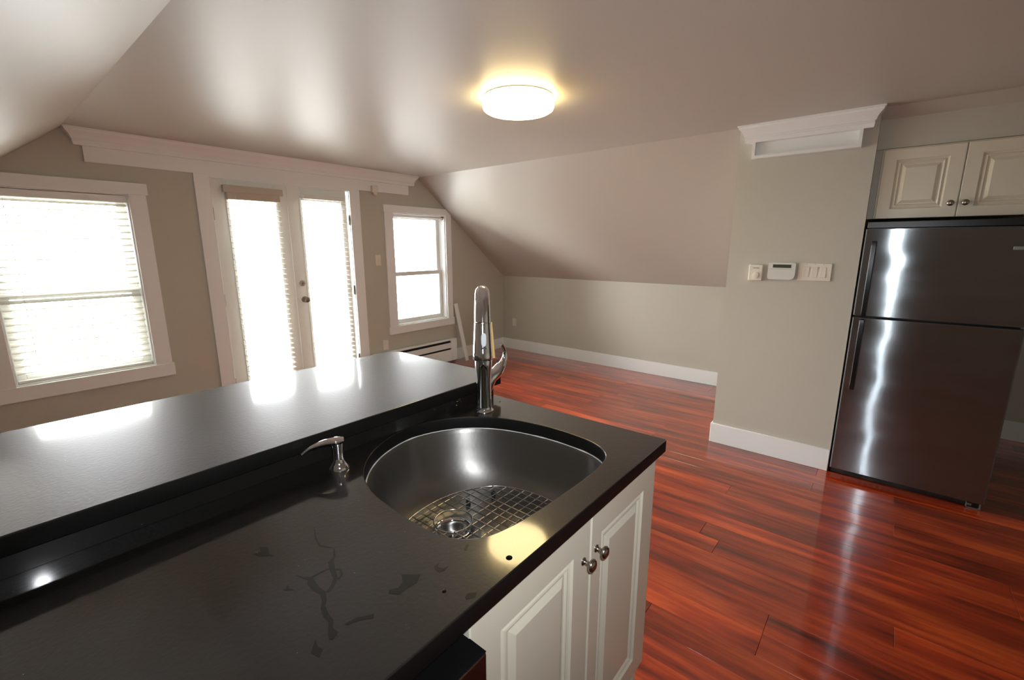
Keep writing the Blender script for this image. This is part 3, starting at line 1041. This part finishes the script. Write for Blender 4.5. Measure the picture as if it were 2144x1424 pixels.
while c < yhi-0.01:
    wires('y', c, gz-0.002)
    c += 0.030
for fx, fy in ((0.70, 0.64), (1.0, 0.64), (0.99, 0.90), (0.70, 0.95), (0.905, 0.93)):
    MB().lathe([(0.007, 0.6925), (0.008, 0.70), (0.006, gz+0.002)], (fx, fy, 0), 'z', 12).build('rubber_foot', M['rubber'], gr, smooth=50)

# ------------------------------------------------------------------ faucet
fc = (1.124, 1.062)
dx, dy = -0.737, -0.676
t = thing('faucet', (fc[0], fc[1], CT), 'chrome pull-down kitchen faucet with side lever', 'faucet')
MB().lathe([(0.034, 0.0), (0.034, 0.004), (0.029, 0.008), (0.0275, 0.02), (0.0265, 0.07), (0.027, 0.12), (0.030, 0.16), (0.031, 0.185), (0.030, 0.20)], (fc[0], fc[1], CT+0.0005), 'z', 40).build('body', M['chrome'], t, smooth=50)
sp_t = [(0.0, 1.10), (-0.004, 1.16), (-0.008, 1.22), (-0.006, 1.27), (0.004, 1.305), (0.020, 1.332), (0.042, 1.347), (0.066, 1.350), (0.088, 1.340), (0.104, 1.320), (0.114, 1.29), (0.120, 1.262)]
sp_r = [0.030, 0.028, 0.0255, 0.0245, 0.024, 0.0235, 0.0235, 0.024, 0.0245, 0.025, 0.0255, 0.026]
def fpt(s_, z):
    return (fc[0]+dx*s_, fc[1]+dy*s_, z)
# resample spout smoothly
def cr_open(P, n):
    out = []
    P = [Vector(p) for p in P]
    for i in range(len(P)-1):
        p0, p1, p2, p3 = P[max(i-1, 0)], P[i], P[i+1], P[min(i+2, len(P)-1)]
        for s_ in range(n):
            u = s_/n
            out.append(0.5*((2*p1)+(-p0+p2)*u+(2*p0-5*p1+4*p2-p3)*u*u+(-p0+3*p1-3*p2+p3)*u**3))
    out.append(P[-1])
    return out
pr = cr_open([(*fpt(s_, z), ) for s_, z in sp_t], 4)
rr = [sp_r[min(i//4, 11)]+(sp_r[min(i//4+1, 11)]-sp_r[min(i//4, 11)])*((i % 4)/4) for i in range(len(pr))]
side = (-dy, dx, 0)
MB().tube(pr, rr, 28, side=side).build('spout', M['chrome'], t, smooth=60)
hd = [fpt(0.1203, 1.2605), fpt(0.123, 1.245), fpt(0.130, 1.20), fpt(0.137, 1.165), fpt(0.141, 1.146), fpt(0.1412, 1.144)]
head = MB().tube(hd, [0.0265, 0.0272, 0.0295, 0.0315, 0.0325, 0.030], 28, side=side).build('spray_head', M['chrome'], t, smooth=50)
MB().tube([fpt(0.1412, 1.1438), fpt(0.142, 1.140)], 0.026, 24, side=side).build('nozzle', M['rubber'], head, smooth=50)
# label plate and ring on the front of the spray head; front points toward the room side the camera is on
fv = Vector((dx, dy, 0)).normalized()
sv = Vector((-dy, dx, 0)).normalized()
def on_head(name, zc, h, w, m_, lift, shift=-0.004):
    pts_, k = [], 20
    mb = MB()
    base = Vector(fpt(0.132, zc))
    rad = 0.0302 if zc < 1.20 else 0.0290
    outl = []
    for i in range(k):
        a = 2*PI*i/k
        ex = (w/2)*math.copysign(abs(math.cos(a))**0.8, math.cos(a))
        ez = (h/2)*math.copysign(abs(math.sin(a))**0.6, math.sin(a))
        outl.append((ex, ez))
    vv_ = []
    for l_ in (0.0, lift):
        for ex, ez in outl:
            s_ = ex-shift
            dd_ = math.sqrt(max(rad*rad-s_*s_, 0))+l_-0.0005
            tz = -(ez)*0.16
            vv_.append(tuple(base+sv*s_+fv*(dd_+tz)+Vector((0, 0, ez))))
    fs_ = [tuple(range(k, 2*k)), tuple(reversed(range(k)))]+[(i, (i+1) % k, (i+1) % k+k, i+k) for i in range(k)]
    mb.add(vv_, fs_)
    return mb.build(name, m_, head, smooth=40)
on_head('label_plate', 1.213, 0.042, 0.016, M['label'], 0.0025)
on_head('spray_button', 1.184, 0.010, 0.017, M['blue'], 0.003)
MB().tube([fpt(0.1203, 1.2600), fpt(0.1206, 1.2580)], 0.0268, 28, side=side).build('seam_ring', M['nickel'], head, smooth=50)
# thin flattened tan tube along the right side of the spray head
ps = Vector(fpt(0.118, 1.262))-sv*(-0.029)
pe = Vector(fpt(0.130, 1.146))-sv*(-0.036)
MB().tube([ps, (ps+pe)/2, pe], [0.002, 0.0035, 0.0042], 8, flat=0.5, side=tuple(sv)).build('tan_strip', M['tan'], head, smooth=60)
# lever
hb = cr_open([(fc[0]+0.010, fc[1], 0.985), (fc[0]+0.034, fc[1]-0.004, 1.035), (fc[0]+0.062, fc[1]-0.006, 1.050), (fc[0]+0.086, fc[1]-0.006, 1.068)], 5)
MB().tube(hb, [0.018+0.005*math.sin(i/15*PI) for i in range(len(hb))], 20).build('lever_hub', M['chrome'], t, smooth=60)
lv = cr_open([(fc[0]+0.070, fc[1]-0.006, 1.055), (fc[0]+0.092, fc[1]-0.008, 1.074), (fc[0]+0.104, fc[1]-0.010, 1.100), (fc[0]+0.100, fc[1]-0.012, 1.126), (fc[0]+0.086, fc[1]-0.014, 1.146), (fc[0]+0.080, fc[1]-0.014, 1.151)], 5)
MB().tube(lv, [0.019-0.013*min(1, i/14) for i in range(len(lv))], 16, flat=0.75).build('lever', M['chrome'], t, smooth=60)

# ------------------------------------------------------------------ soap dispenser
sx, sy = 0.563, 1.068
t = thing('soap_dispenser', (sx, sy, CT), 'small chrome soap dispenser left of the sink', 'soap dispenser')
MB().lathe([(0.026, 0.0), (0.0255, 0.004), (0.020, 0.012), (0.014, 0.022), (0.0125, 0.032), (0.013, 0.050), (0.0145, 0.064), (0.0150, 0.072)], (sx, sy, CT+0.0005), 'z', 32).build('base', M['chrome'], t, smooth=50)
nz_p = cr_open([(sx+0.015, sy-0.006, CT+0.0790), (sx-0.002, sy+0.002, CT+0.0790), (sx-0.030, sy+0.016, CT+0.0780), (sx-0.058, sy+0.030, CT+0.0700), (sx-0.078, sy+0.040, CT+0.0560)], 6)
MB().tube(nz_p, [0.0105+0.006*min(1, i/6) if i < 7 else 0.0165-0.011*min(1, (i-6)/16) for i in range(len(nz_p))], 18, flat=0.55, side=(0.45, 0.89, 0)).build('spout', M['chrome'], t, smooth=60)

# ------------------------------------------------------------------ water drops and wet patches on the counter
fpx = 943.72
def ground(px, py, z):
    d = r2*(px-1072)-u2*(py-712)+fwd*fpx
    s_ = (z-1.5)/d.z
    return d.x*s_, d.y*s_
def drop(px, py, r, label):
    gx, gy = ground(px, py, CT)
    prof = [(r, 0.0), (r*0.97, r*0.12), (r*0.80, r*0.26), (r*0.50, r*0.36), (r*0.2, r*0.40), (r*0.02, r*0.41)]
    tag(MB().lathe(prof, (gx, gy, CT), 'z', 20).build('water_drop', M['drop'], smooth=60), label, 'water drop', 'water drops on the black countertop')
drop(1066, 1168, 0.0065, 'large water drop in the lamp reflection near the counter edge')
drop(930, 1238, 0.0038, 'tiny water drop further left from the lamp reflection')
drop(1047, 841, 0.0035, 'tiny water drop behind the faucet near the counter end')
def wet(poly, label, z=CT+0.0003):
    P = [ground(500+x*0.27985, 1080+y*0.27985, CT) for x, y in poly]
    tag(MB().prism(P, 'z', CT-0.0002, z).build('water_stain', M['water']), label, 'water stain', 'wet marks on the black countertop')
def strokes(lines, label):
    mb = MB()
    for k_, ln in enumerate(lines):
        P = [Vector(ground(500+x*0.27985, 1080+y*0.27985, CT)) for x, y, w_ in ln]
        lft, rgt_ = [], []
        for i, p in enumerate(P):
            d_ = (P[min(i+1, len(P)-1)]-P[max(i-1, 0)]).normalized()
            n_ = Vector((-d_.y, d_.x))*ln[i][2]*0.00016
            lft.append(tuple(p+n_))
            rgt_.append(tuple(p-n_))
        mb.prism(lft+rgt_[::-1], 'z', CT-0.0002, CT+0.0003+0.00002*k_)
    tag(mb.build('water_stain', M['water']), label, 'water stain', 'wet marks on the black countertop')
strokes([[(565, 90, 5), (575, 170, 9), (605, 225, 8), (700, 240, 8)], [(712, 245, 10), (715, 310, 14), (690, 345, 34), (700, 400, 30), (725, 470, 24), (700, 530, 22), (660, 575, 20)],
         [(430, 448, 5), (480, 465, 10), (535, 470, 30), (540, 500, 42), (575, 545, 36), (630, 580, 30), (640, 640, 24), (630, 690, 24), (655, 750, 28), (690, 790, 24), (685, 845, 22), (705, 885, 46), (690, 925, 18)],
         [(540, 465, 16), (600, 430, 10), (660, 400, 12), (700, 395, 14)], [(720, 400, 14), (760, 405, 10), (772, 440, 14), (745, 475, 14)]],
        'long branching wet streak with a ring in the middle of the counter')
wet([(1218, 440), (1358, 440), (1335, 500), (1250, 545), (1200, 590), (1120, 580), (1125, 555), (1190, 540), (1225, 500)], 'wedge shaped wet patch in front of the sink')
wet([(1460, 380), (1500, 350), (1490, 385), (1530, 395), (1575, 375), (1540, 410), (1500, 425), (1465, 400)], 'small ragged wet spot right of the wedge patch')
wet([(1715, 580), (1785, 575), (1770, 610), (1700, 630), (1692, 612)], 'rounded wet spot close to the counter front edge')
wet([(790, 812), (880, 762), (1015, 735), (1008, 768), (900, 785), (810, 820)], 'thin slanted wet streak right of the branching one')
wet([(540, 1025), (575, 920), (590, 980), (632, 1000), (605, 1060), (580, 1050)], 'small wet spot near the bottom of the counter')
wet([(105, 290), (165, 270), (150, 235), (215, 235), (230, 285), (265, 302), (150, 305)], 'faint wet spot left of the branching streak')
wet([(1685, 255), (1700, 215), (1725, 215), (1705, 262)], 'tiny wet spot between sink and lamp reflection')
wet([(325, 555), (355, 545), (365, 520), (380, 545), (415, 555), (360, 562)], 'tiny three pointed wet mark left of the ring')
